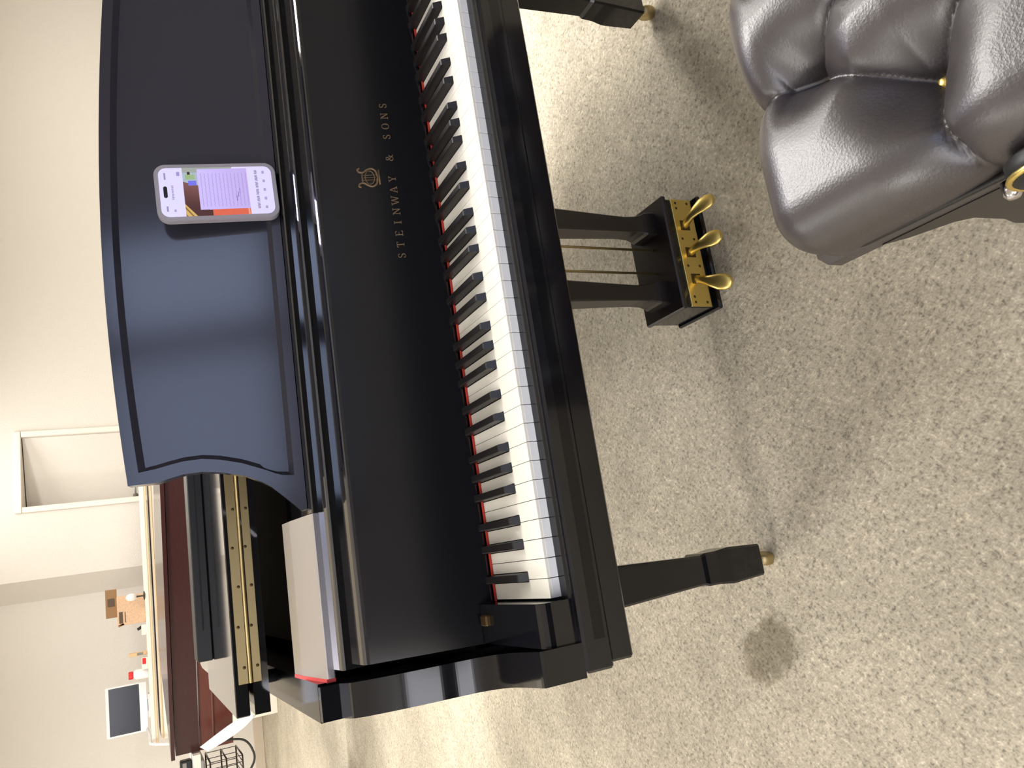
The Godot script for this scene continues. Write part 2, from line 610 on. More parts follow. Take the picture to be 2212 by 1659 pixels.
# the window behind the viewer: blind drawn, daylight coming through it; the music desk mirrors it
func window_behind() -> void:
	var glow := StandardMaterial3D.new()
	glow.resource_name = "window_daylight"
	glow.albedo_color = Color(0.6, 0.65, 0.7)
	glow.emission_enabled = true
	glow.emission = WIN_COL
	glow.emission_energy_multiplier = WIN_GLOW
	var f := st()
	for x in [-0.22, 0.79, 1.5]:
		box(f, Vector3(x, 2.2, 2.58), Vector3(0.17, 1.04, 0.06), 0.004)
	for y in [1.71, 2.69]:
		box(f, Vector3(0.64, y, 2.575), Vector3(1.85, 0.06, 0.06), 0.004)
	var w := struct("window_1", f, M.black_plastic)
	for k in 2:
		var p := st()
		box(p, Vector3([0.285, 1.145][k], 2.2, 2.592), Vector3([0.92, 0.62][k], 0.92, 0.01), 0.001)
		put("pane", p, glow, w)
		var a := AreaLight3D.new()
		a.name = "daylight_%d" % k
		a.area_size = Vector2([0.9, 0.6][k], 0.9)
		a.light_energy = WIN_POWER
		a.light_color = WIN_COL
		a.shadow_enabled = true
		a.area_range = 30.0
		a.area_attenuation = 2.0
		a.position = Vector3([0.285, 1.145][k], 2.2, 2.55)
		w.add_child(a)
	# added unseen window further left, as fill light for the key fronts
	var glow2: StandardMaterial3D = glow.duplicate()  # glow of the added fill window
	glow2.emission = Color(0.97, 0.97, 1.0)
	f = st()
	for x in [-3.42, -2.2, -0.98]:
		box(f, Vector3(x, 2.0, 2.58), Vector3(0.1, 1.5, 0.06), 0.004)
	for y in [1.27, 2.73]:
		box(f, Vector3(-2.2, y, 2.575), Vector3(2.54, 0.07, 0.06), 0.004)
	var w2 := struct("added_window_2", f, M.white_paint)
	for k in 2:
		var p2 := st()
		box(p2, Vector3([-2.81, -1.59][k], 2.0, 2.592), Vector3(1.13, 1.4, 0.01), 0.001)
		put("pane", p2, glow2, w2)
		var a2 := AreaLight3D.new()
		a2.name = "daylight_%d" % k  # fill light, part of the added window
		a2.area_size = Vector2(1.1, 1.36)
		a2.light_energy = WIN2_FILL_POWER
		a2.light_color = Color(0.98, 0.97, 1.0)
		a2.shadow_enabled = true
		a2.area_range = 30.0
		a2.area_attenuation = 2.0
		a2.position = Vector3([-2.81, -1.59][k], 2.0, 2.55)
		w2.add_child(a2)


# ---------------------------------------------------------------- the black grand piano
const KW := 0.02356
const KX0 := -0.6125
const KY := 0.735


func arm_in(z: float) -> float:
	return 0.664 + 0.085 * (0.03 - z)


func arm_out(z: float) -> float:
	return 0.7025 + 0.105 * (0.03 - z)


func case_outline() -> PackedVector2Array:
	# from the left front corner round the tail to the right front corner (x, z)
	var o := pv([-0.737, -0.285, -0.741, -0.9, -0.741, -1.62])
	for k in range(1, 7):
		var a := PI / 2 * k / 6.0
		o.append(Vector2(-0.541 - 0.2 * cos(a), -1.62 - 0.21 * sin(a)))
	o.append(Vector2(-0.27, -1.83))
	o.append_array(smooth_line(pv([-0.2, -1.828, -0.09, -1.8, 0.06, -1.7, 0.22, -1.52, 0.38, -1.34, 0.55, -1.19, 0.67, -1.09, 0.725, -0.99, 0.741, -0.88]), 4))
	o.append(Vector2(0.737, -0.285))
	return o


func inset(o: PackedVector2Array, d: float) -> PackedVector2Array:
	var r := PackedVector2Array()
	for i in o.size():
		var t := (o[mini(i + 1, o.size() - 1)] - o[maxi(i - 1, 0)]).normalized()
		r.append(o[i] + Vector2(-t.y, t.x) * -d)
	return r


func grand_piano() -> void:
	var base := Vector3(0, 0, -0.9)
	var P := thing("grand_piano", "black satin grand piano with its music desk raised and keyboard open", "piano", base)
	var off := -base
	# --- case
	var oo := case_outline()
	var ii := inset(oo, 0.05)
	if ii[0].x < oo[0].x:
		ii = inset(oo, -0.05)
	var ring := oo.duplicate()
	var back := ii.duplicate()
	back.reverse()
	ring.append_array(back)
	var s := st()
	slab(s, ring, 0.655, 0.957)
	put("rim", s, M.lacquer, P, off)
	s = st()
	slab(s, ii, 0.66, 0.69)
	put("soundboard", s, M.inside_shade, P, off)
	s = st()
	var pl := PackedVector2Array()
	for p in inset(oo, 0.06 if ii[0].x > oo[0].x and inset(oo, 0.06)[0].x > oo[0].x else -0.06):
		pl.append(Vector2(p.x, minf(p.y, -0.6)))
	slab(s, pv([-0.67, -0.62, -0.67, -1.6, -0.5, -1.72, -0.3, -1.74, 0.3, -1.3, 0.62, -1.05, 0.67, -0.9, 0.67, -0.62]), 0.86, 0.875)
	put("iron_plate", s, M.plate_shade, P, off)
	s = st()
	box(s, Vector3(0, 0.8, -0.55), Vector3(1.34, 0.24, 0.12), 0.004)
	put("pin_block", s, M.inside_shade, P, off)
	# arms at both ends of the keyboard, scrolled down from the rim to the key blocks
	for sd in [-1.0, 1.0]:
		var prof := pv([-0.288, 0.957, -0.27, 0.957, -0.268, 0.932, -0.222, 0.93])
		prof.append_array(smooth_line(pv([-0.215, 0.929, -0.196, 0.914, -0.178, 0.888, -0.164, 0.86, -0.154, 0.832, -0.147, 0.804, -0.136, 0.782, -0.117, 0.768, -0.09, 0.762, -0.05, 0.764, 0.0, 0.7705]), 10))
		prof.append_array(pv([0.02, 0.774, 0.027, 0.7745, 0.03, 0.772, 0.03, 0.7205, -0.288, 0.7205]))
		s = st()
		prism(s, prof, func(p: Vector2, t: float) -> Vector3: return Vector3(sd * lerpf(arm_in(p.x), arm_out(p.x), t), p.y, p.x))
		put("arm", s, M.lacquer, P, off)
		# key block
		s = st()
		run_x(s, pv([-0.152, 0.70, -0.152, 0.762, 0.008, 0.7615, 0.016, 0.7595, 0.021, 0.755, 0.0225, 0.749, 0.0225, 0.70]), sd * 0.6145, sd * 0.6645)
		put("key_block", s, M.lacquer, P, off)
		s = st()
		box(s, Vector3(sd * 0.6345, 0.764, -0.135), Vector3(0.014, 0.008, 0.02), 0.002)
		put("block_catch", s, M.brass_dark, P, off)
	# rails under the keys, stepping in as they go down
	s = st()
	run_x(s, pv([0.007, 0.69, 0.007, 0.7175, 0.009, 0.7205, 0.013, 0.7225, 0.019, 0.7225, 0.0255, 0.7195, 0.0305, 0.713, 0.033, 0.705, 0.033, 0.69]), -0.6635, 0.6635)
	put("key_slip", s, M.lacquer, P, off)
	s = st()
	box(s, Vector3(0, 0.702, -0.13), Vector3(1.397, 0.037, 0.326), 0.003)
	put("upper_rail", s, M.lacquer, P, off)
	s = st()
	box(s, Vector3(0, 0.667, -0.135), Vector3(1.387, 0.033, 0.322), 0.003)
	put("lower_rail", s, M.lacquer, P, off)
	s = st()
	box(s, Vector3(0, 0.6485, -0.145), Vector3(1.378, 0.007, 0.31), 0.002)
	put("key_bed", s, M.lacquer, P, off)
	keys(P, off)
	# --- fallboard leaning back behind the keys
	s = st()
	run_x(s, pv([-0.155, 0.7405, -0.1535, 0.744, -0.196, 0.906, -0.1985, 0.9095, -0.203, 0.912, -0.246, 0.9165, -0.246, 0.895, -0.172, 0.7405]), -0.6655, 0.6655)
	var fb := put("fallboard", s, M.lacquer, P, off)
	s = st()
	run_x(s, pv([-0.1985, 0.9095, -0.1995, 0.9112, -0.2035, 0.9128, -0.246, 0.9173, -0.246, 0.912, -0.203, 0.9085]), -0.6655, 0.6655)
	put("top_edge", s, M.lacquer_edge, fb, Vector3.ZERO)
	fallboard_marks(fb)
	s = st()
	box(s, Vector3(0, 0.737, -0.1538), Vector3(1.229, 0.003, 0.003), 0.0008)
	put("felt_strip", s, M.felt_red, P, off)
	s = st()
	run_x(s, pv([-0.2445, 0.90, -0.2445, 0.9265, -0.246, 0.9292, -0.249, 0.9302, -0.2845, 0.934, -0.2845, 0.90]), -0.672, 0.672)
	put("fallboard_rail", s, M.lacquer_edge, P, off)
	# shelves at the sides of the desk, and the tray that the desk stands on: they rise a little toward the back
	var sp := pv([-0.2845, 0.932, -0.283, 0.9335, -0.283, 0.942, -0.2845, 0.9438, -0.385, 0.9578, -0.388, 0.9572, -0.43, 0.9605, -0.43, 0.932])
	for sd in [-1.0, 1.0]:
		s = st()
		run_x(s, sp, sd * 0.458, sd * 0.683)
		var sh := put("side_shelf", s, M.shelf_sheen, P, off)
		s = st()
		run_x(s, pv([-0.284, 0.932, -0.284, 0.9445, -0.385, 0.9585, -0.43, 0.961, -0.43, 0.932]), sd * 0.6832, sd * 0.688)
		put("felt_strip", s, M.felt_pink, sh)
	s = st()
	run_x(s, pv([-0.2845, 0.932, -0.283, 0.9335, -0.283, 0.941, -0.2845, 0.943, -0.297, 0.9448, -0.43, 0.9448, -0.43, 0.932]), -0.457, 0.457)
	put("desk_tray", s, M.lacquer_edge, P, off)
	music_desk(P, off)
	# --- lid: main lid closed, front flap folded back on it, long brass hinge between
	var lo := PackedVector2Array()
	for p in oo:
		lo.append(Vector2(p.x * 1.006 if absf(p.x) > 0.7 else p.x, p.y - 0.012 if p.y < -1.5 else p.y))
	lo[0] = Vector2(-0.745, -0.545)
	lo[lo.size() - 1] = Vector2(0.745, -0.545)
	s = st()
	slab(s, lo, 0.983, 1.0075)
	var lid := put("lid", s, M.lacquer_lid, P, off)
	s = st()
	box(s, Vector3(0, 1.02525, -0.795), Vector3(1.49, 0.0215, 0.5), 0.0015)
	var flap := put("lid_flap", s, M.lacquer_flap, P, off)
	for k in 2:
		var y: float = [1.0, 1.0216][k]
		s = st()
		box(s, Vector3(0, y, -0.5445), Vector3(1.39, [0.0132, 0.0152][k], 0.002), 0.0004)
		var leaf := put("hinge_leaf", s, M.brass_old, [lid, flap][k])
	s = st(true)
	tube(s, [Vector3(-0.695, 1.0108, -0.5435), Vector3(0.695, 1.0108, -0.5435)], [0.0028, 0.0028], [0.0028, 0.0028], Vector3.UP, 10)
	put("hinge_knuckle", s, M.brass_old, lid)
	for k in 2:
		for i in 22:
			s = st(true)
			lathe(s, Vector3(-0.67 + 0.0638 * i, [1.001, 1.0215][k] + (0.0025 if i % 2 else -0.0025), -0.5436), Vector3(0, 0, 1), [[0.0028, 0.0], [0.0024, 0.0006], [0.0, 0.0009]], 8)
			put("hinge_screw", s, M.brass_dark, [lid, flap][k])
	for sd in [-1.0, 1.0]:
		for z in [-0.75, -1.3]:
			if sd > 0 and z < -1.0:
				continue
			s = st(true)
			lathe(s, Vector3(sd * 0.712, 0.955, z), Vector3.UP, [[0.012, 0.0], [0.012, 0.02], [0.009, 0.0275], [0.0, 0.0275]], 12)
			put("lid_bumper", s, M.rubber, P, off)
	# --- legs
	for lp in [Vector3(-0.6445, 0, -0.40), Vector3(0.6445, 0, -0.40), Vector3(-0.3, 0, -1.5)]:
		s = st()
		loft(s, lp, [[0.655, 0.05, 0.05], [0.6, 0.0465, 0.0465], [0.385, 0.036, 0.036], [0.2, 0.0275, 0.0275], [0.192, 0.031, 0.031], [0.165, 0.0312, 0.0312], [0.137, 0.0345, 0.0345], [0.129, 0.0345, 0.0345], [0.054, 0.0305, 0.0305]])
		var leg := put("leg", s, M.lacquer, P, off)
		s = st(true)
		lathe(s, lp + Vector3(-0.011, 0.021, -0.002), Vector3(1, 0, 0.25), [[0.0, 0.0], [0.019, 0.0], [0.021, 0.003], [0.021, 0.017], [0.019, 0.02], [0.0, 0.02]], 20)
		lathe(s, lp + Vector3(0, 0.035, 0), Vector3.UP, [[0.012, 0.0], [0.014, 0.012], [0.02, 0.02], [0.0, 0.02]], 14)
		put("caster", s, M.brass_old, leg)
	lyre(P, off)


func keys(P: Node3D, off: Vector3) -> void:
	# black key centres as offsets from the line between two white keys; white index 0 = lowest A
	var sh := [0.0, 0.0036, -1.0, -0.0030, 0.0030, -1.0, -0.0038]   # after A, B(none), C, D, E(none), F, G  -> set below
	var blk := {}
	for w in 51:
		var n := w % 7                                              # 0 A 1 B 2 C 3 D 4 E 5 F 6 G
		if n == 1 or n == 4:
			continue
		blk[w] = KX0 + KW * (w + 1) + [0.0035, 0.0, -0.0033, 0.0033, 0.0, -0.0035, 0.0][n]
	var cache := {}
	for w in 52:
		var x0 := KX0 + KW * w
		var l := 0.0004
		var r := KW - 0.0004
		var ln := l
		var rn := r
		if blk.has(w - 1):
			ln = blk[w - 1] + 0.0066 - x0
		if blk.has(w):
			rn = blk[w] - 0.0066 - x0
		var k := "%.4f %.4f" % [ln, rn]
		if not cache.has(k):
			var s := st()
			var lip := 0.0012
			# body with the cut for the black key, a slim chamfer round the head
			slab(s, pv([l, -0.0005, r, -0.0005, r, -0.0505, rn, -0.0505, rn, -0.158, ln, -0.158, ln, -0.0505, l, -0.0505]), KY - 0.0035, KY)
			slab(s, pv([l + 0.0003, -0.002, r - 0.0003, -0.002, r - 0.0003, -0.0505, rn, -0.0505, rn, -0.158, ln, -0.158, ln, -0.0505, l + 0.0003, -0.0505]), KY - 0.02, KY - 0.0035)
			s.generate_normals()
			var f := st()
			box(f, Vector3(KW / 2, KY - 0.0118, -0.0011), Vector3(KW - 0.0009, 0.0164, 0.002), 0.0003)
			f.generate_normals()
			cache[k] = [s.commit(), f.commit()]
		var o := put_mesh("white_key", cache[k][0], M.ivory, P, off + Vector3(x0, 0, 0))
		put_mesh("key_front", cache[k][1], M.key_front, o)
	var bs := st()
	# ebony sharp: tapered sides, sloping front
	var low := [Vector3(-0.0056, 0, -0.0495), Vector3(0.0056, 0, -0.0495), Vector3(0.0056, 0, -0.156), Vector3(-0.0056, 0, -0.156)]
	var top := [Vector3(-0.0046, 0.0118, -0.0555), Vector3(0.0046, 0.0118, -0.0555), Vector3(0.0046, 0.0118, -0.156), Vector3(-0.0046, 0.0118, -0.156)]
	var cap := [Vector3(-0.0037, 0.0127, -0.0575), Vector3(0.0037, 0.0127, -0.0575), Vector3(0.0037, 0.0127, -0.156), Vector3(-0.0037, 0.0127, -0.156)]
	var dn := [Vector3(-0.0056, -0.018, -0.0495), Vector3(0.0056, -0.018, -0.0495), Vector3(0.0056, -0.018, -0.156), Vector3(-0.0056, -0.018, -0.156)]
	for i in 4:
		var j := (i + 1) % 4
		var out: Vector3 = [Vector3(0, 0.3, 1), Vector3(1, 0.1, 0), Vector3(0, 0, -1), Vector3(-1, 0.1, 0)][i]
		quad(bs, dn[i], dn[j], low[j], low[i], out)
		quad(bs, low[i], low[j], top[j], top[i], out)
		quad(bs, top[i], top[j], cap[j], cap[i], out + Vector3.UP)
	quad(bs, cap[0], cap[1], cap[2], cap[3], Vector3.UP)
	bs.generate_normals()
	var bm := bs.commit()
	for w in blk:
		put_mesh("black_key", bm, M.ebony, P, off + Vector3(blk[w], KY, 0))


func fallboard_marks(fb: MeshInstance3D) -> void:
	# frame of the board's face: origin at its foot, up the slope
	var foot := Vector3(0, 0.744, -0.1535)
	var up := (Vector3(0, 0.906, -0.196) - foot).normalized()
	var nrm := Vector3.RIGHT.cross(up).normalized()
	var B := Basis(Vector3.RIGHT, up, nrm)
	var font := SystemFont.new()
	font.font_names = PackedStringArray(["Droid Serif"])
	font.font_weight = 400
	var txt := "STEINWAY & SONS"
	var v0 := 0.0545
	for i in txt.length():
		if txt[i] == " ":
			continue
		var tm := TextMesh.new()
		tm.text = txt[i]
		tm.font = font
		tm.font_size = 64
		tm.pixel_size = 0.00024
		tm.depth = 0.0006
		tm.curve_step = 2.0
		var o := put_mesh("letter", tm, M.gilt, fb)
		o.transform = Transform3D(B, foot + Vector3(-0.1085 + 0.2465 * i / 14.0, 0, 0) + up * (v0 + 0.005) + nrm * 0.0003)
	# lyre emblem
	var s := st(true)
	var e := func(x: float, y: float) -> Vector3: return foot + Vector3(0.0185 + x, 0, 0) + up * (0.0785 + y) + nrm * 0.0006
	for sd in [-1.0, 1.0]:
		var pts := []
		for q in smooth_line(pv([0.002, 0.003, 0.010, 0.0045, 0.0145, 0.0105, 0.0125, 0.0175, 0.0085, 0.0235, 0.0095, 0.029, 0.0135, 0.031, 0.0155, 0.028]), 5):
			pts.append(e.call(sd * q.x, q.y))
		var ra := []
		for k in pts.size():
			ra.append(0.0017)
		tube(s, pts, ra, ra, nrm, 6)
	wire(s, [e.call(-0.010, 0.025), e.call(0.010, 0.025)], 0.0011)
	for x in [-0.004, 0.0, 0.004]:
		wire(s, [e.call(x, 0.0045), e.call(x, 0.0265)], 0.0006, 5)
	wire(s, [e.call(-0.012, 0.0), e.call(0.012, 0.0)], 0.0014)
	wire(s, [e.call(-0.006, 0.0025), e.call(0.006, 0.0025)], 0.0014)
	var rg := []
	for k in 13:
		rg.append(e.call(0.011 * cos(TAU * k / 12), 0.014 + 0.007 * sin(TAU * k / 12)))
	wire(s, rg, 0.0009, 5)
	put("lyre_emblem", s, M.gilt, fb)


func desk_outline() -> PackedVector2Array:
	var half := pv([0.449, 0.0, 0.4505, 0.0085, 0.44, 0.018, 0.426, 0.0315, 0.4116, 0.046, 0.4027, 0.058, 0.3903, 0.082, 0.3818, 0.113, 0.378, 0.137, 0.3783, 0.162, 0.3818, 0.18, 0.386, 0.198, 0.3857, 0.2347])
	var o := PackedVector2Array()
	for q in half:
		o.append(Vector2(q.x, q.y))
	var n := 16
	for k in range(1, n):
		var u := lerpf(0.3857, -0.3857, float(k) / n)
		o.append(Vector2(u, 0.2347 + 0.0206 * (1.0 - pow(absf(u) / 0.3857, 1.9))))
	half.reverse()
	for q in half:
		o.append(Vector2(-q.x, q.y))
	return o


func music_desk(P: Node3D, off: Vector3) -> void:
	var foot := Vector3(0, 0.9455, -0.30)
	var up := Vector3(0, 0.2345, -0.053).normalized()
	var nrm := Vector3.RIGHT.cross(up).normalized()
	var D := func(p: Vector2, h: float) -> Vector3: return foot + Vector3(p.x, 0, 0) + up * p.y + nrm * h
	var outl := desk_outline()
	for i in outl.size():
		if outl[i].x > 0.0:
			outl[i].x *= 1.14
	var s := st()
	prism(s, outl, func(p: Vector2, t: float) -> Vector3: return D.call(p, lerpf(-0.02, -0.0086, t)))
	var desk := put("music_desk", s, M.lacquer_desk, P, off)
	# raised border: outer outline, inner outline dipping into a cove
	var inn := PackedVector2Array()
	var half := pv([0.398, 0.0135, 0.398, 0.0155, 0.396, 0.03, 0.392, 0.0405, 0.388, 0.048, 0.3825, 0.06, 0.372, 0.084, 0.3635, 0.113, 0.3595, 0.137, 0.36, 0.162, 0.363, 0.18, 0.3665, 0.198, 0.369, 0.2205])
	inn.append_array(half)
	for k in range(1, 16):
		var u := lerpf(0.369, -0.369, float(k) / 16)
		inn.append(Vector2(u, 0.2205 + 0.0195 * (1.0 - pow(absf(u) / 0.369, 1.9))))
	half.reverse()
	for q in half:
		inn.append(Vector2(-q.x, q.y))
	for i in inn.size():
		if inn[i].x > 0.0:
			inn[i].x *= 1.14
	s = st()
	var n := outl.size()
	var cen := Vector2(0, 0.11)
	for i in n:
		var j := (i + 1) % n
		var a: Vector3 = D.call(outl[i], 0.0)
		var b: Vector3 = D.call(outl[j], 0.0)
		quad(s, a, b, D.call(inn[j], 0.0), D.call(inn[i], 0.0), nrm)
		var eo: Vector3 = D.call((outl[i] + outl[j]) * 0.5 - cen, 0.0) - foot
		quad(s, a, b, D.call(outl[j], -0.0086), D.call(outl[i], -0.0086), eo)
		# cove down to the panel
		var ci := inn[i] + Vector2(-signf(inn[i].x) * 0.007, 0.0075 if inn[i].y < 0.05 else (-0.0075 if inn[i].y > 0.21 else 0.0))
		var cj := inn[j] + Vector2(-signf(inn[j].x) * 0.007, 0.0075 if inn[j].y < 0.05 else (-0.0075 if inn[j].y > 0.21 else 0.0))
		ci.y = clampf(ci.y, inn[i].y - 0.0075, inn[i].y + 0.0075)
		cj.y = clampf(cj.y, inn[j].y - 0.0075, inn[j].y + 0.0075)
		quad(s, D.call(inn[i], 0.0), D.call(inn[j], 0.0), D.call(cj, -0.0085), D.call(ci, -0.0085), nrm - eo.normalized() * 0.5)
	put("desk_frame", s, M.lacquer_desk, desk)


func lyre(P: Node3D, off: Vector3) -> void:
	var s := st()
	box(s, Vector3(0, 0.094, -0.407), Vector3(0.244, 0.08, 0.124), 0.003)
	var bx := put("pedal_box", s, M.lacquer, P, off)
	s = st()
	box(s, Vector3(0, 0.139, -0.405), Vector3(0.252, 0.012, 0.132), 0.003)
	put("box_top", s, M.lacquer_brown, bx)
	s = st()
	box(s, Vector3(0, 0.0505, -0.402), Vector3(0.256, 0.011, 0.142), 0.003)
	put("box_base", s, M.lacquer, bx)
	s = st()
	box(s, Vector3(0, 0.0925, -0.344), Vector3(0.242, 0.054, 0.004), 0.001)
	put("brass_plate", s, M.brass, bx)
	for q in [[-0.112, 0.108], [-0.112, 0.077], [-0.1, 0.108], [0.112, 0.108], [0.112, 0.077], [0.1, 0.108], [-0.031, 0.108], [-0.031, 0.077], [0.03, 0.108], [0.03, 0.077]]:
		s = st(true)
		lathe(s, Vector3(q[0], q[1], -0.342), Vector3(0, 0, 1), [[0.0032, 0.0], [0.0026, 0.0007], [0.0, 0.001]], 8)
		put("plate_screw", s, M.brass_dark, bx)
	var dx := [-0.036, 0.006, 0.026]
	for k in 3:
		var x: float = [-0.060, -0.0005, 0.061][k]
		s = st(true)
		var pts := []
		var ra := []
		var rb := []
		for r in [[0.0, 0.093, -0.350, 0.0085, 0.0085], [0.04, 0.0935, -0.342, 0.009, 0.009], [0.2, 0.096, -0.328, 0.0085, 0.007], [0.4, 0.0965, -0.313, 0.0095, 0.0058], [0.6, 0.094, -0.299, 0.013, 0.0053], [0.78, 0.089, -0.286, 0.0165, 0.0052], [0.92, 0.082, -0.274, 0.0165, 0.005], [1.0, 0.077, -0.266, 0.0125, 0.0045], [1.04, 0.0745, -0.2625, 0.006, 0.003]]:
			pts.append(Vector3(x + dx[k] * r[0], r[1], r[2]))
			ra.append(r[3])
			rb.append(r[4])
		tube(s, pts, ra, rb, Vector3.UP, 14)
		put("pedal", s, M.brass, bx)
		s = st()
		box(s, Vector3(x, 0.094, -0.3417), Vector3(0.022, 0.024, 0.0015), 0.0005)
		put("pedal_slot", s, M.brass_dark, bx)
	for sd in [-1.0, 1.0]:
		s = st()
		loft(s, Vector3(sd * 0.077, 0, -0.404), [[0.65, 0.027, 0.034], [0.6, 0.0265, 0.032], [0.4, 0.0225, 0.0275], [0.26, 0.018, 0.0225], [0.215, 0.017, 0.021], [0.19, 0.0185, 0.0225], [0.175, 0.022, 0.026], [0.168, 0.0255, 0.0295], [0.152, 0.0265, 0.0305], [0.145, 0.0265, 0.0305]])
		put("lyre_post", s, M.lacquer_brown, P, off)
	for x in [-0.027, 0.026, 0.078]:
		if x > 0.05:
			continue
		s = st(true)
		tube(s, [Vector3(x, 0.14, -0.40), Vector3(x, 0.65, -0.40)], [0.0028, 0.0028], [0.0028, 0.0028], Vector3.RIGHT, 8)
		put("pedal_rod", s, M.brass_old, P, off)


# ---------------------------------------------------------------- bench
func seg_dist(p: Vector2, a: Vector2, b: Vector2) -> float:
	return p.distance_to(Geometry2D.get_closest_point_to_segment(p, a, b))


func piano_bench() -> void:
	var c := Vector3(0.05, 0, 0.455)
	var T := thing("piano_bench", "tufted black leather piano bench in front of the keyboard", "bench", c)
	var hx := 0.347
	var hz := 0.197
	# buttons on a diamond grid, pleats between them and out to the edges
	var btn := []
	var segs := []
	for i in 4:
		btn.append(Vector2(-0.24 + 0.16 * i, 0.0))
	for i in 3:
		btn.append(Vector2(-0.16 + 0.16 * i, -0.115))
		btn.append(Vector2(-0.16 + 0.16 * i, 0.115))
	for i in 3:
		for r in [-1.0, 1.0]:
			var q := Vector2(-0.16 + 0.16 * i, 0.115 * r)
			segs.append([q, Vector2(-0.24 + 0.16 * i, 0.0)])
			segs.append([q, Vector2(-0.08 + 0.16 * i, 0.0)])
			segs.append([q, Vector2(q.x, 0.3 * r)])
	segs.append([Vector2(-0.24, 0.0), Vector2(-0.305, 0.012)])
	segs.append([Vector2(-0.305, 0.012), Vector2(-0.42, 0.028)])
	segs.append([Vector2(0.24, 0.0), Vector2(0.42, 0.0)])
	var top := 0.553
	var R := 0.055
	var side := 0.02
	var lmax := R * PI / 2 + side
	var nx := 300
	var nz := 190
	var ex := hx - R + lmax
	var ez := hz - R + lmax
	var P := []
	for j in nz + 1:
		var row := PackedVector3Array()
		for i in nx + 1:
			var u := Vector2(lerpf(-ex, ex, float(i) / nx), lerpf(-ez, ez, float(j) / nz))
			var cl := Vector2(clampf(u.x, R - hx, hx - R), clampf(u.y, R - hz, hz - R))
			var d := u - cl
			var len := minf(d.length(), lmax)
			var dir := d.normalized()
			var pos: Vector3
			var nn: Vector3
			if len < R * PI / 2:
				var th := len / R
				pos = Vector3(cl.x + dir.x * R * sin(th), top - R * (1.0 - cos(th)), cl.y + dir.y * R * sin(th))
				nn = Vector3(dir.x * sin(th), cos(th), dir.y * sin(th))
			else:
				pos = Vector3(cl.x + dir.x * R, top - R - (len - R * PI / 2), cl.y + dir.y * R)
				nn = Vector3(dir.x, 0, dir.y)
			var q := Vector2(u.x, u.y)
			var ds := 1.0
			for g in segs:
				ds = minf(ds, seg_dist(q, g[0], g[1]))
			var db := 1.0
			for b in btn:
				db = minf(db, q.distance_to(b))
			var fade := 1.0 - smoothstep(R * 0.7, lmax, len)
			var t := minf(ds / 0.07, 1.0)
			var puff := -0.017 * pow(1.0 - t, 2.0) - 0.011 * exp(-ds / 0.0055)
			var dip := -0.038 * exp(-pow(db / 0.041, 2.0)) - 0.006 * exp(-pow(db / 0.012, 2.0))
			pos += nn * ((puff * (0.25 + 0.75 * fade)) + dip)
			row.append(pos)
		P.append(row)
	var s := st(true)
	for j in nz:
		for i in nx:
			var a: Vector3 = P[j][i]
			var b: Vector3 = P[j][i + 1]
			var d2: Vector3 = P[j + 1][i + 1]
			var e: Vector3 = P[j + 1][i]
			var m := (a + d2) * 0.5
			var out := Vector3(m.x * 0.5, 0.5 if m.y > top - R else 0.02, m.z * 0.5)
			if (a - d2).length() < 1e-5 or (b - e).length() < 1e-5:
				continue
			s.add_vertex(a)
			s.add_vertex(b)
			s.add_vertex(d2)
			s.add_vertex(a)
			s.add_vertex(d2)
			s.add_vertex(e)
	put("cushion", s, M.leather, T)
	for b in btn:
		s = st(true)
		lathe(s, Vector3(b.x, top - (0.0735 if absf(b.y) < 0.01 else 0.079), b.y), Vector3.UP, [[0.0075, 0.0], [0.0075, 0.004], [0.006, 0.007], [0.003, 0.0085], [0.0, 0.009]], 14)
		put("button", s, M.brass, T)
	# leather covered seat box under the seam
	s = st()
	box(s, Vector3(0, 0.4575, 0), Vector3(2 * hx - 0.004, 0.045, 2 * hz - 0.004), 0.012)
	put("seat_box", s, M.leather, T)
	s = st(true)
	var wl := []
	var ra := []
	for k in 41:
		var a2 := TAU * k / 40.0
		var v := Vector2(cos(a2), sin(a2))
		var w := Vector2(signf(v.x) * pow(absf(v.x), 0.25) * (hx - 0.001), signf(v.y) * pow(absf(v.y), 0.25) * (hz - 0.001))
		wl.append(Vector3(w.x, 0.4785, w.y))
		ra.append(0.0035)
	tube(s, wl, ra, ra, Vector3.UP, 8)
	put("welt", s, M.black_plastic, T)
	# trestle ends
	for sd in [-1.0, 1.0]:
		var x0: float = sd * 0.318
		var x1: float = sd * 0.346
		s = st()
		var half := pv([0.125, 0.452, 0.105, 0.436, 0.065, 0.42, 0.053, 0.405, 0.05, 0.36, 0.056, 0.33, 0.05, 0.3, 0.045, 0.14, 0.06, 0.09, 0.15, 0.05, 0.165, 0.03, 0.165, 0.0])
		var pr := half.duplicate()
		half.reverse()
		for q in half:
			pr.append(Vector2(-q.x, q.y))
		prism(s, pr, func(p: Vector2, t: float) -> Vector3: return Vector3(lerpf(x0, x1, t), p.y, p.x))
		put("trestle", s, M.lacquer_brown, T)
		# height knob with a brass ring
		var kx: float = sd * 0.349
		s = st(true)
		lathe(s, Vector3(kx, 0.492, 0.07), Vector3(sd, 0, 0), [[0.0, 0.0], [0.034, 0.0], [0.037, 0.003], [0.037, 0.016], [0.033, 0.02], [0.0, 0.021]], 24)
		var kn := put("height_knob", s, M.black_plastic, T)
		s = st(true)
		var rp := []
		var rr := []
		for k in 25:
			rp.append(Vector3(kx + sd * 0.017, 0.492 + 0.036 * cos(TAU * k / 24), 0.07 + 0.036 * sin(TAU * k / 24)))
			rr.append(0.0028)
		tube(s, rp, rr, rr, Vector3.RIGHT, 8)
		put("brass_ring", s, M.brass, kn)
		s = st(true)
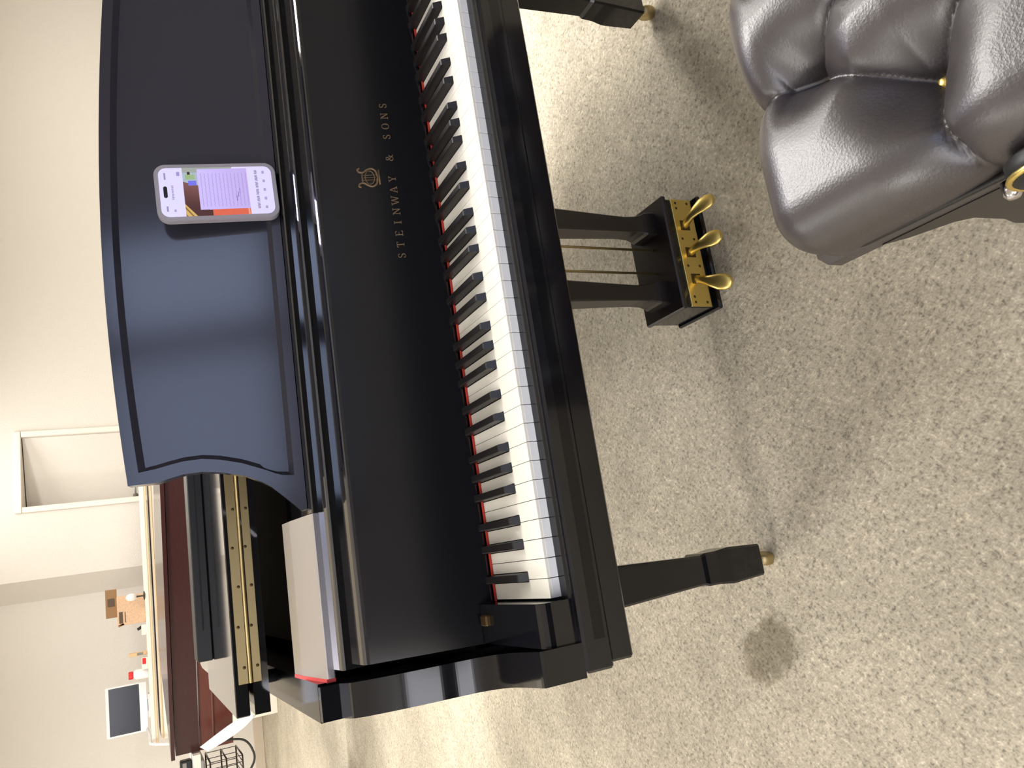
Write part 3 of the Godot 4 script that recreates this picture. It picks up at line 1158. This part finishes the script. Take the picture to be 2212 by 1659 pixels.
		lathe(s, Vector3(kx, 0.466, 0.018), Vector3(sd, 0, 0), [[0.0, 0.0], [0.008, 0.0], [0.008, 0.012], [0.005, 0.016], [0.0, 0.017]], 14)
		put("chrome_cap", s, M.chrome, kn)
	s = st()
	box(s, Vector3(0, 0.11, 0), Vector3(0.64, 0.05, 0.025), 0.003)
	put("stretcher", s, M.lacquer_brown, T)


# ---------------------------------------------------------------- phone
func round_rect(w: float, h: float, r: float, n := 6) -> PackedVector2Array:
	var o := PackedVector2Array()
	for c in [[1, 1, 0], [-1, 1, 1], [-1, -1, 2], [1, -1, 3]]:
		for k in n + 1:
			var a: float = PI / 2 * (c[2] + float(k) / n)
			o.append(Vector2(c[0] * (w / 2 - r) + r * cos(a), c[1] * (h / 2 - r) + r * sin(a)))
	return o


func screen_image() -> Image:
	var W := 240
	var H := 512
	var im := Image.create(W, H, false, Image.FORMAT_RGBA8)
	var lav := Color(0.87, 0.84, 1.0)
	im.fill(lav)
	var rng := RandomNumberGenerator.new()
	rng.seed = 7
	# picture band: rows 105..405
	im.fill_rect(Rect2i(0, 106, W, 66), Color(0.62, 0.42, 0.4))
	for y in range(106, 330):
		for x in W:
			var a := 0.75 * x + (y - 106)
			var c := Color(0.62, 0.44, 0.43).lerp(Color(0.3, 0.16, 0.15), clampf((190.0 - x - (y - 106) * 0.2) / 190.0 + 0.25, 0.0, 1.0))
			if x > 170 - (y - 106) * 0.3:
				c = Color(0.66, 0.72, 0.78) if x < 215 else Color(0.62, 0.65, 0.62)
			if x > 150 and x < 175 and y > 128 and y < 165:
				c = Color(0.45, 0.45, 0.9)
			if x > 180 and x < 205 and y > 116 and y < 160:
				c = Color(0.6, 0.7, 0.52)
			if x < 60 - (y - 106) * 1.2:
				c = Color(0.83, 0.68, 0.36) if int(a / 9) % 3 != 0 else Color(0.55, 0.42, 0.22)
			im.set_pixel(x, y, c)
	im.fill_rect(Rect2i(205, 128, 14, 12), Color(0.2, 0.16, 0.15))
	# sheet of lined paper
	for y in range(172, 398):
		for x in range(30 - (y - 172) / 40, 232):
			im.set_pixel(x, y, Color(0.8, 0.74, 0.98).lerp(Color(0.74, 0.66, 0.9), (y - 172) / 300.0))
	for r in range(186, 392, 17):
		for x in range(44, 210):
			var yy := r + int(2.0 * sin(x * 0.35 + r)) + rng.randi_range(0, 1)
			im.set_pixel(x, yy, Color(0.56, 0.5, 0.72))
			if rng.randf() < 0.6:
				im.set_pixel(x, yy + 1, Color(0.62, 0.56, 0.78))
	for k in 3:
		im.fill_rect(Rect2i(70 + k * 18, 340 + k * 8, 26, 3), Color(0.46, 0.42, 0.66))
	# red cover along the left edge
	im.fill_rect(Rect2i(0, 226, 30, 172), Color(0.86, 0.4, 0.3))
	im.fill_rect(Rect2i(0, 386, 30, 8), Color(0.93, 0.62, 0.55))
	# bars with small marks
	im.fill_rect(Rect2i(0, 398, W, 114), lav)
	for k in 40:
		var bx := 22 + k * 5
		im.fill_rect(Rect2i(bx, 432 + (k % 3), 3, 12), Color(0.5, 0.44, 0.58) if k % 7 else lav)
	for k in 5:
		im.fill_rect(Rect2i(26 + k * 44, 468, 14, 11), Color(0.66, 0.62, 0.8))
	im.fill_rect(Rect2i(26, 24, 26, 8), Color(0.6, 0.56, 0.72))
	im.fill_rect(Rect2i(182, 24, 34, 8), Color(0.6, 0.56, 0.72))
	for k in 9:
		im.fill_rect(Rect2i(84 + k * 8, 52 + (k % 2), 5, 9), Color(0.62, 0.58, 0.74))
	im.fill_rect(Rect2i(24, 56, 12, 10), Color(0.66, 0.62, 0.78))
	im.fill_rect(Rect2i(200, 80, 20, 14), Color(0.62, 0.58, 0.8))
	for y in range(16, 34):
		for x in range(92, 150):
			var dx := maxf(absf(x - 121.0) - 20.0, 0.0)
			if Vector2(dx, y - 25.0).length() < 8.5:
				im.set_pixel(x, y, Color(0.05, 0.05, 0.05))
	return im


func phone() -> void:
	var foot := Vector3(0.0455, 0.9468, -0.2952)
	var up := Vector3(0, 0.169, -0.026).normalized()
	var nrm := Vector3.RIGHT.cross(up).normalized()
	var B := Basis(nrm, deg_to_rad(2.0)) * Basis(Vector3.RIGHT, up, nrm)
	var T := thing("phone", "phone in a grey case leaning upright on the music desk, its screen lit", "phone", foot)
	T.basis = B
	var w := 0.092
	var h := 0.174
	var s := st()
	var rr := round_rect(w, h, 0.0165)
	prism(s, rr, func(p: Vector2, t: float) -> Vector3: return Vector3(p.x, p.y + h / 2, lerpf(0.0, 0.0105, t)))
	put("phone_case", s, M.case_grey, T)
	s = st()
	prism(s, round_rect(w - 0.001, h - 0.001, 0.016), func(p: Vector2, t: float) -> Vector3: return Vector3(p.x, p.y + h / 2, lerpf(0.0105, 0.0115, t)))
	put("case_lip", s, M.case_grey, T)
	# screen
	var tex := ImageTexture.create_from_image(screen_image())
	var m := StandardMaterial3D.new()
	m.resource_name = "phone_screen"
	m.albedo_color = Color(0.03, 0.03, 0.03)
	m.roughness = 0.15
	m.emission_enabled = true
	m.emission = Color.BLACK
	m.emission_texture = tex
	m.emission_energy_multiplier = 0.94
	var sw := w - 0.0125
	var sh := h - 0.0125
	var sr := round_rect(sw, sh, 0.0115)
	s = st()
	for i in sr.size():
		for q in [Vector2.ZERO, sr[(i + 1) % sr.size()], sr[i]]:
			s.set_uv(Vector2(q.x / sw + 0.5, 0.5 - q.y / sh))
			s.set_normal(Vector3(0, 0, 1))
			s.add_vertex(Vector3(q.x, q.y + h / 2, 0.0119))
	put_mesh("screen", s.commit(), m, T)
	var a := AreaLight3D.new()
	a.name = "screen_light"
	a.area_size = Vector2(sw, sh)
	a.light_energy = 0.06
	a.light_color = Color(0.85, 0.82, 1.0)
	a.shadow_enabled = true
	a.area_range = 12.0
	a.area_attenuation = 2.0
	a.position = Vector3(0, h / 2, 0.014)
	a.rotation_degrees.y = 180
	T.add_child(a)


# ---------------------------------------------------------------- things behind
func lid_case() -> void:
	var T := thing("black_case", "long slim black case lying across the closed piano lid", "case", Vector3(-0.315, 1.0362, -0.935))
	var s := st()
	box(s, Vector3(0, 0.0145, 0), Vector3(0.72, 0.029, 0.09), 0.002)
	put("body", s, M.black_plastic, T)
	s = st()
	box(s, Vector3(0, 0.0155, 0.0452), Vector3(0.6, 0.003, 0.002), 0.0005)
	put("seam", s, M.rubber, T)


func mahogany_piano() -> void:
	var yaw := -atan2(0.35, 0.937)   # its long side turned a little away
	var at := Vector3(-0.05, 0, -3.62)
	var T := thing("mahogany_piano", "dark mahogany grand piano with closed lid standing behind the black piano", "piano", at, "", yaw)
	# local frame: x to the right along the near side, z toward the viewer; the keyboard end is at x = -1.3
	var L := -1.42
	var Rt := 0.55
	var bent := smooth_line(pv([Rt, 0.0, Rt + 0.12, -0.1, Rt + 0.1, -0.35, Rt - 0.2, -0.75, Rt - 0.75, -1.1, L + 0.45, -1.38, L, -1.43]), 5)
	var s := st()
	var outl := PackedVector2Array([Vector2(L - 0.012, 0.018)])
	for p in bent:
		outl.append(Vector2(p.x + (0.012 if p.x > L + 0.3 else -0.012), p.y + (0.018 if p.y > -0.05 else -0.015)))
	slab(s, outl, 1.004, 1.024)
	put("lid", s, M.mahogany, T)
	var o2 := PackedVector2Array([Vector2(L, 0.0)])
	o2.append_array(bent)
	s = st()
	slab(s, o2, 0.875, 1.0)
	put("rim", s, M.mahogany, T)
	s = st()
	slab(s, o2, 0.70, 0.875)
	put("lower_rim", s, M.mahogany_light, T)
	s = st()
	run_x(s, pv([-0.002, 0.795, 0.004, 0.797, 0.009, 0.803, 0.004, 0.81, -0.002, 0.812]), L + 0.02, Rt - 0.05)
	put("moulding", s, M.mahogany_light, T)
	s = st()
	run_x(s, pv([-0.002, 0.87, 0.005, 0.871, 0.007, 0.876, 0.005, 0.881, -0.002, 0.882]), L + 0.02, Rt - 0.05)
	put("moulding", s, M.mahogany, T)
	for p in [Vector3(L + 0.38, 0, -0.16), Vector3(L + 0.38, 0, -1.3), Vector3(Rt - 0.2, 0, -0.45)]:
		s = st()
		loft(s, p, [[0.70, 0.06, 0.06], [0.55, 0.05, 0.05], [0.16, 0.035, 0.035], [0.14, 0.045, 0.045], [0.06, 0.04, 0.04], [0.0, 0.025, 0.025]])
		put("leg", s, M.mahogany, T)


func counter_things() -> void:
	# long light counter along the far wall, with wood edging
	var cy := 1.075
	var T := thing("counter", "long pale counter with thin wood edging along the far wall", "counter", Vector3(-0.55, 0, -7.45))
	var s := st()
	box(s, Vector3(0, cy - 0.018, 0), Vector3(2.4, 0.036, 0.72), 0.006)
	put("top", s, M.white_paint, T)
	s = st()
	box(s, Vector3(0, cy - 0.045, 0.352), Vector3(2.4, 0.014, 0.012), 0.003)
	put("edge_strip", s, M.tan_wood, T)
	s = st()
	box(s, Vector3(0, 0.5, 0), Vector3(2.34, 1.0, 0.66), 0.004)
	put("body", s, M.white_paint, T)
	s = st()
	box(s, Vector3(0, cy - 0.09, 0.335), Vector3(2.34, 0.012, 0.012), 0.003)
	put("edge_strip", s, M.tan_wood, T)
	# computer screen on its white foot
	var C := thing("computer", "white desktop computer with a dark blank screen at the left counter end", "computer", Vector3(-1.44, cy, -7.35))
	s = st()
	box(s, Vector3(0, 0.185, 0), Vector3(0.43, 0.335, 0.03), 0.006)
	put("housing", s, M.white_plastic, C)
	s = st()
	box(s, Vector3(0, 0.205, 0.0155), Vector3(0.4, 0.245, 0.004), 0.001)
	put("screen", s, M.screen_dark, C)
	s = st()
	box(s, Vector3(0, 0.05, -0.03), Vector3(0.1, 0.1, 0.02), 0.004, Basis(Vector3.RIGHT, 0.2))
	box(s, Vector3(0, 0.006, -0.02), Vector3(0.2, 0.012, 0.16), 0.004)
	put("foot", s, M.white_plastic, C)
	s = st(true)
	wire(s, [Vector3(-0.2, 0.03, 0.02), Vector3(-0.24, 0.014, 0.14), Vector3(-0.28, 0.014, 0.26), Vector3(-0.29, 0.013, 0.285)], 0.012, 8)
	put("cable", s, M.white_plastic, C)
	s = st(true)
	wire(s, [Vector3(-1.73, cy + 0.004, -7.062), Vector3(-1.74, cy - 0.03, -7.055), Vector3(-1.76, cy - 0.12, -7.055), Vector3(-1.77, cy - 0.26, -7.055)], 0.012, 8)
	var hc := put("hanging_cable", s, M.white_plastic, self)
	tag(hc, "white cable hanging over the left end of the counter's front edge", "cable")
	# cardboard boxes
	var B := thing("cardboard_box", "tan cardboard box with printed side on the counter", "box", Vector3(-0.575, cy, -7.3))
	s = st()
	box(s, Vector3(0, 0.115, 0), Vector3(0.26, 0.23, 0.2), 0.003)
	put("body", s, M.cardboard, B)
	s = st()
	box(s, Vector3(-0.06, 0.2, 0.1015), Vector3(0.1, 0.03, 0.003), 0.0005)
	box(s, Vector3(-0.06, 0.165, 0.1015), Vector3(0.09, 0.006, 0.003), 0.0005)
	put("print", s, M.print_dark, B)
	s = st()
	box(s, Vector3(-0.125, 0.2, 0.02), Vector3(0.02, 0.05, 0.16), 0.002, Basis(Vector3.BACK, 0.3))
	put("flap", s, M.cardboard_dark, B)
	var B2 := thing("cardboard_box", "smaller brown cardboard box on top of the tan one", "box", Vector3(-0.5, cy + 0.2305, -7.32))
	s = st()
	box(s, Vector3(0, 0.045, 0), Vector3(0.25, 0.09, 0.16), 0.003)
	put("body", s, M.cardboard_dark, B2)
	s = st()
	box(s, Vector3(0.01, 0.045, 0.0815), Vector3(0.07, 0.055, 0.003), 0.0005)
	put("print", s, M.print_dark, B2)
	# lamp bulb on a dark stem in front of the boxes
	var lb := thing("table_lamp", "small dark stemmed lamp with a white globe before the boxes", "lamp", Vector3(-0.47, cy, -7.12))
	s = st(true)
	lathe(s, Vector3.ZERO, Vector3.UP, [[0.0, 0.0], [0.04, 0.0], [0.04, 0.008], [0.008, 0.014], [0.008, 0.07], [0.0, 0.07]], 16)
	put("stem", s, M.wire_dark, lb)
	s = st(true)
	var pr := []
	for k in 9:
		var a := PI * k / 8
		pr.append([0.034 * sin(a), 0.065 + 0.045 * (1.0 - cos(a))])
	lathe(s, Vector3.ZERO, Vector3.UP, pr, 18)
	put("globe", s, M.white_plastic, lb)
	# clutter between box and screen
	var dk := thing("desk_clip", "small black clip on a white pad left of the boxes", "clip", Vector3(-0.77, cy, -7.2))
	s = st()
	box(s, Vector3(0, 0.02, 0), Vector3(0.09, 0.04, 0.07), 0.004)
	put("pad", s, M.paper, dk)
	s = st()
	box(s, Vector3(0.02, 0.05, 0.01), Vector3(0.025, 0.05, 0.02), 0.003, Basis(Vector3.BACK, 0.5))
	put("clip", s, M.black_plastic, dk)
	var bt := thing("glue_bottle", "white bottle with a red cap beside the computer", "bottle", Vector3(-1.15, cy, -7.25))
	s = st(true)
	lathe(s, Vector3.ZERO, Vector3.UP, [[0.0, 0.0], [0.042, 0.0], [0.045, 0.006], [0.045, 0.1], [0.03, 0.12], [0.022, 0.125], [0.0, 0.125]], 18)
	put("bottle", s, M.white_plastic, bt)
	s = st(true)
	lathe(s, Vector3(0, 0.125, 0), Vector3.UP, [[0.034, 0.0], [0.034, 0.03], [0.03, 0.036], [0.0, 0.036]], 18)
	put("cap", s, M.red_plastic, bt)
	var cup := thing("paper_box", "low white paper box with a red band beside the bottle", "box", Vector3(-1.06, cy, -7.2))
	s = st()
	box(s, Vector3(0, 0.025, 0), Vector3(0.1, 0.05, 0.1), 0.003)
	put("body", s, M.paper, cup)
	s = st()
	box(s, Vector3(0.02, 0.03, 0.0505), Vector3(0.05, 0.03, 0.003), 0.0005)
	put("band", s, M.red_plastic, cup)
	var jar := thing("tan_jar", "upright tan paper packet beside the low white box", "packet", Vector3(-0.975, cy, -7.25))
	s = st()
	box(s, Vector3(0, 0.075, 0), Vector3(0.03, 0.15, 0.1), 0.004)
	put("packet", s, M.tape_tan, jar)
	s = st()
	box(s, Vector3(0, 0.06, 0.052), Vector3(0.022, 0.05, 0.003), 0.0005)
	put("print", s, M.grey_plastic, jar)


func cart_things() -> void:
	var T := thing("wire_cart", "wire cart with white papers left of the mahogany piano", "cart", Vector3(-1.95, 0, -4.25))
	var s: SurfaceTool
	for x in [-0.28, 0.12]:
		for z in [-0.2, 0.2]:
			s = st(true)
			tube(s, [Vector3(x, 0.0, z), Vector3(x, 0.86, z)], [0.011, 0.011], [0.011, 0.011], Vector3.RIGHT, 8)
			put("post", s, M.wire_dark, T)
	s = st()
	box(s, Vector3(0.1, 0.868, 0), Vector3(0.86, 0.016, 0.44), 0.004)
	put("top_shelf", s, M.grey_plastic, T)
	s = st()
	box(s, Vector3(-0.08, 0.3, 0), Vector3(0.42, 0.016, 0.42), 0.004)
	put("lower_shelf", s, M.grey_plastic, T)
	# wire basket hooked to the right side
	s = st(true)
	for y in [0.66, 0.745, 0.83]:
		for z in [-0.16, 0.16]:
			wire(s, [Vector3(0.12, y, z), Vector3(0.5, y, z)], 0.0045)
		for x in [0.26, 0.5]:
			wire(s, [Vector3(x, y, -0.16), Vector3(x, y, 0.16)], 0.0045)
	for k in 8:
		var q := 0.26 + 0.034 * k
		for z in [-0.16, 0.16]:
			wire(s, [Vector3(q, 0.66, z), Vector3(q, 0.83, z)], 0.0022)
		wire(s, [Vector3(q, 0.66, -0.16), Vector3(q, 0.66, 0.16)], 0.0022)
	put("basket", s, M.wire_dark, T)
	var pp := thing("paper_stack", "stack of white paper on the wire cart top", "paper", Vector3(-1.5, 0.8765, -4.2))
	s = st()
	box(s, Vector3(0, 0.02, 0), Vector3(0.22, 0.04, 0.28), 0.002)
	put("sheets", s, M.paper, pp)
	s = st()
	box(s, Vector3(0.01, 0.0415, 0.01), Vector3(0.2, 0.003, 0.27), 0.0005, Basis(Vector3.UP, 0.06))
	put("top_sheet", s, M.white_plastic, pp)
	var bk := thing("black_box", "small black box standing on the white paper stack", "box", Vector3(-1.44, 0.9197, -4.12))
	s = st()
	box(s, Vector3(0, 0.032, 0), Vector3(0.06, 0.06, 0.06), 0.006)
	put("body", s, M.black_plastic, bk)
	s = st()
	box(s, Vector3(0, 0.04, 0.0305), Vector3(0.035, 0.02, 0.003), 0.0005)
	put("front_label", s, M.grey_plastic, bk)
	# white cloth hanging from the piano's corner to the cart
	s = st(true)
	var rows := []
	for k in 13:
		var t := k / 12.0
		var c := Vector3(lerpf(-1.37, -1.235, t), lerpf(0.845, 0.60, t) - 0.035 * sin(PI * t), lerpf(-4.0, -3.93, t))
		var hw := lerpf(0.045, 0.036, t) + 0.024 * sin(PI * t)
		rows.append([c + Vector3(-0.55, 0.8, 0).normalized() * -hw, c + Vector3(0, 0, 0.03), c + Vector3(0.55, 0.8, 0).normalized() * hw])
	for k in 12:
		for j in 2:
			quad(s, rows[k][j], rows[k][j + 1], rows[k + 1][j + 1], rows[k + 1][j], Vector3(0, 0, 1))
			quad(s, rows[k][j] - Vector3(0, 0, 0.008), rows[k][j + 1] - Vector3(0, 0, 0.008), rows[k + 1][j + 1] - Vector3(0, 0, 0.008), rows[k + 1][j] - Vector3(0, 0, 0.008), Vector3(0, 0, -1))
	var cl := put("white_cloth", s, M.white_cloth, self)
	tag(cl, "white cloth hanging at the left end of the mahogany piano", "cloth")
	s = st(true)
	var cp := []
	for q in smooth_line(pv([-1.34, 0.78, -1.36, 0.66, -1.43, 0.61, -1.5, 0.615, -1.6, 0.7]), 6):
		cp.append(Vector3(q.x, q.y, -4.02))
	wire(s, cp, 0.006)
	var co := put("power_cable", s, M.cord, self)
	tag(co, "thin black power cable looping down from the wire cart", "cable")
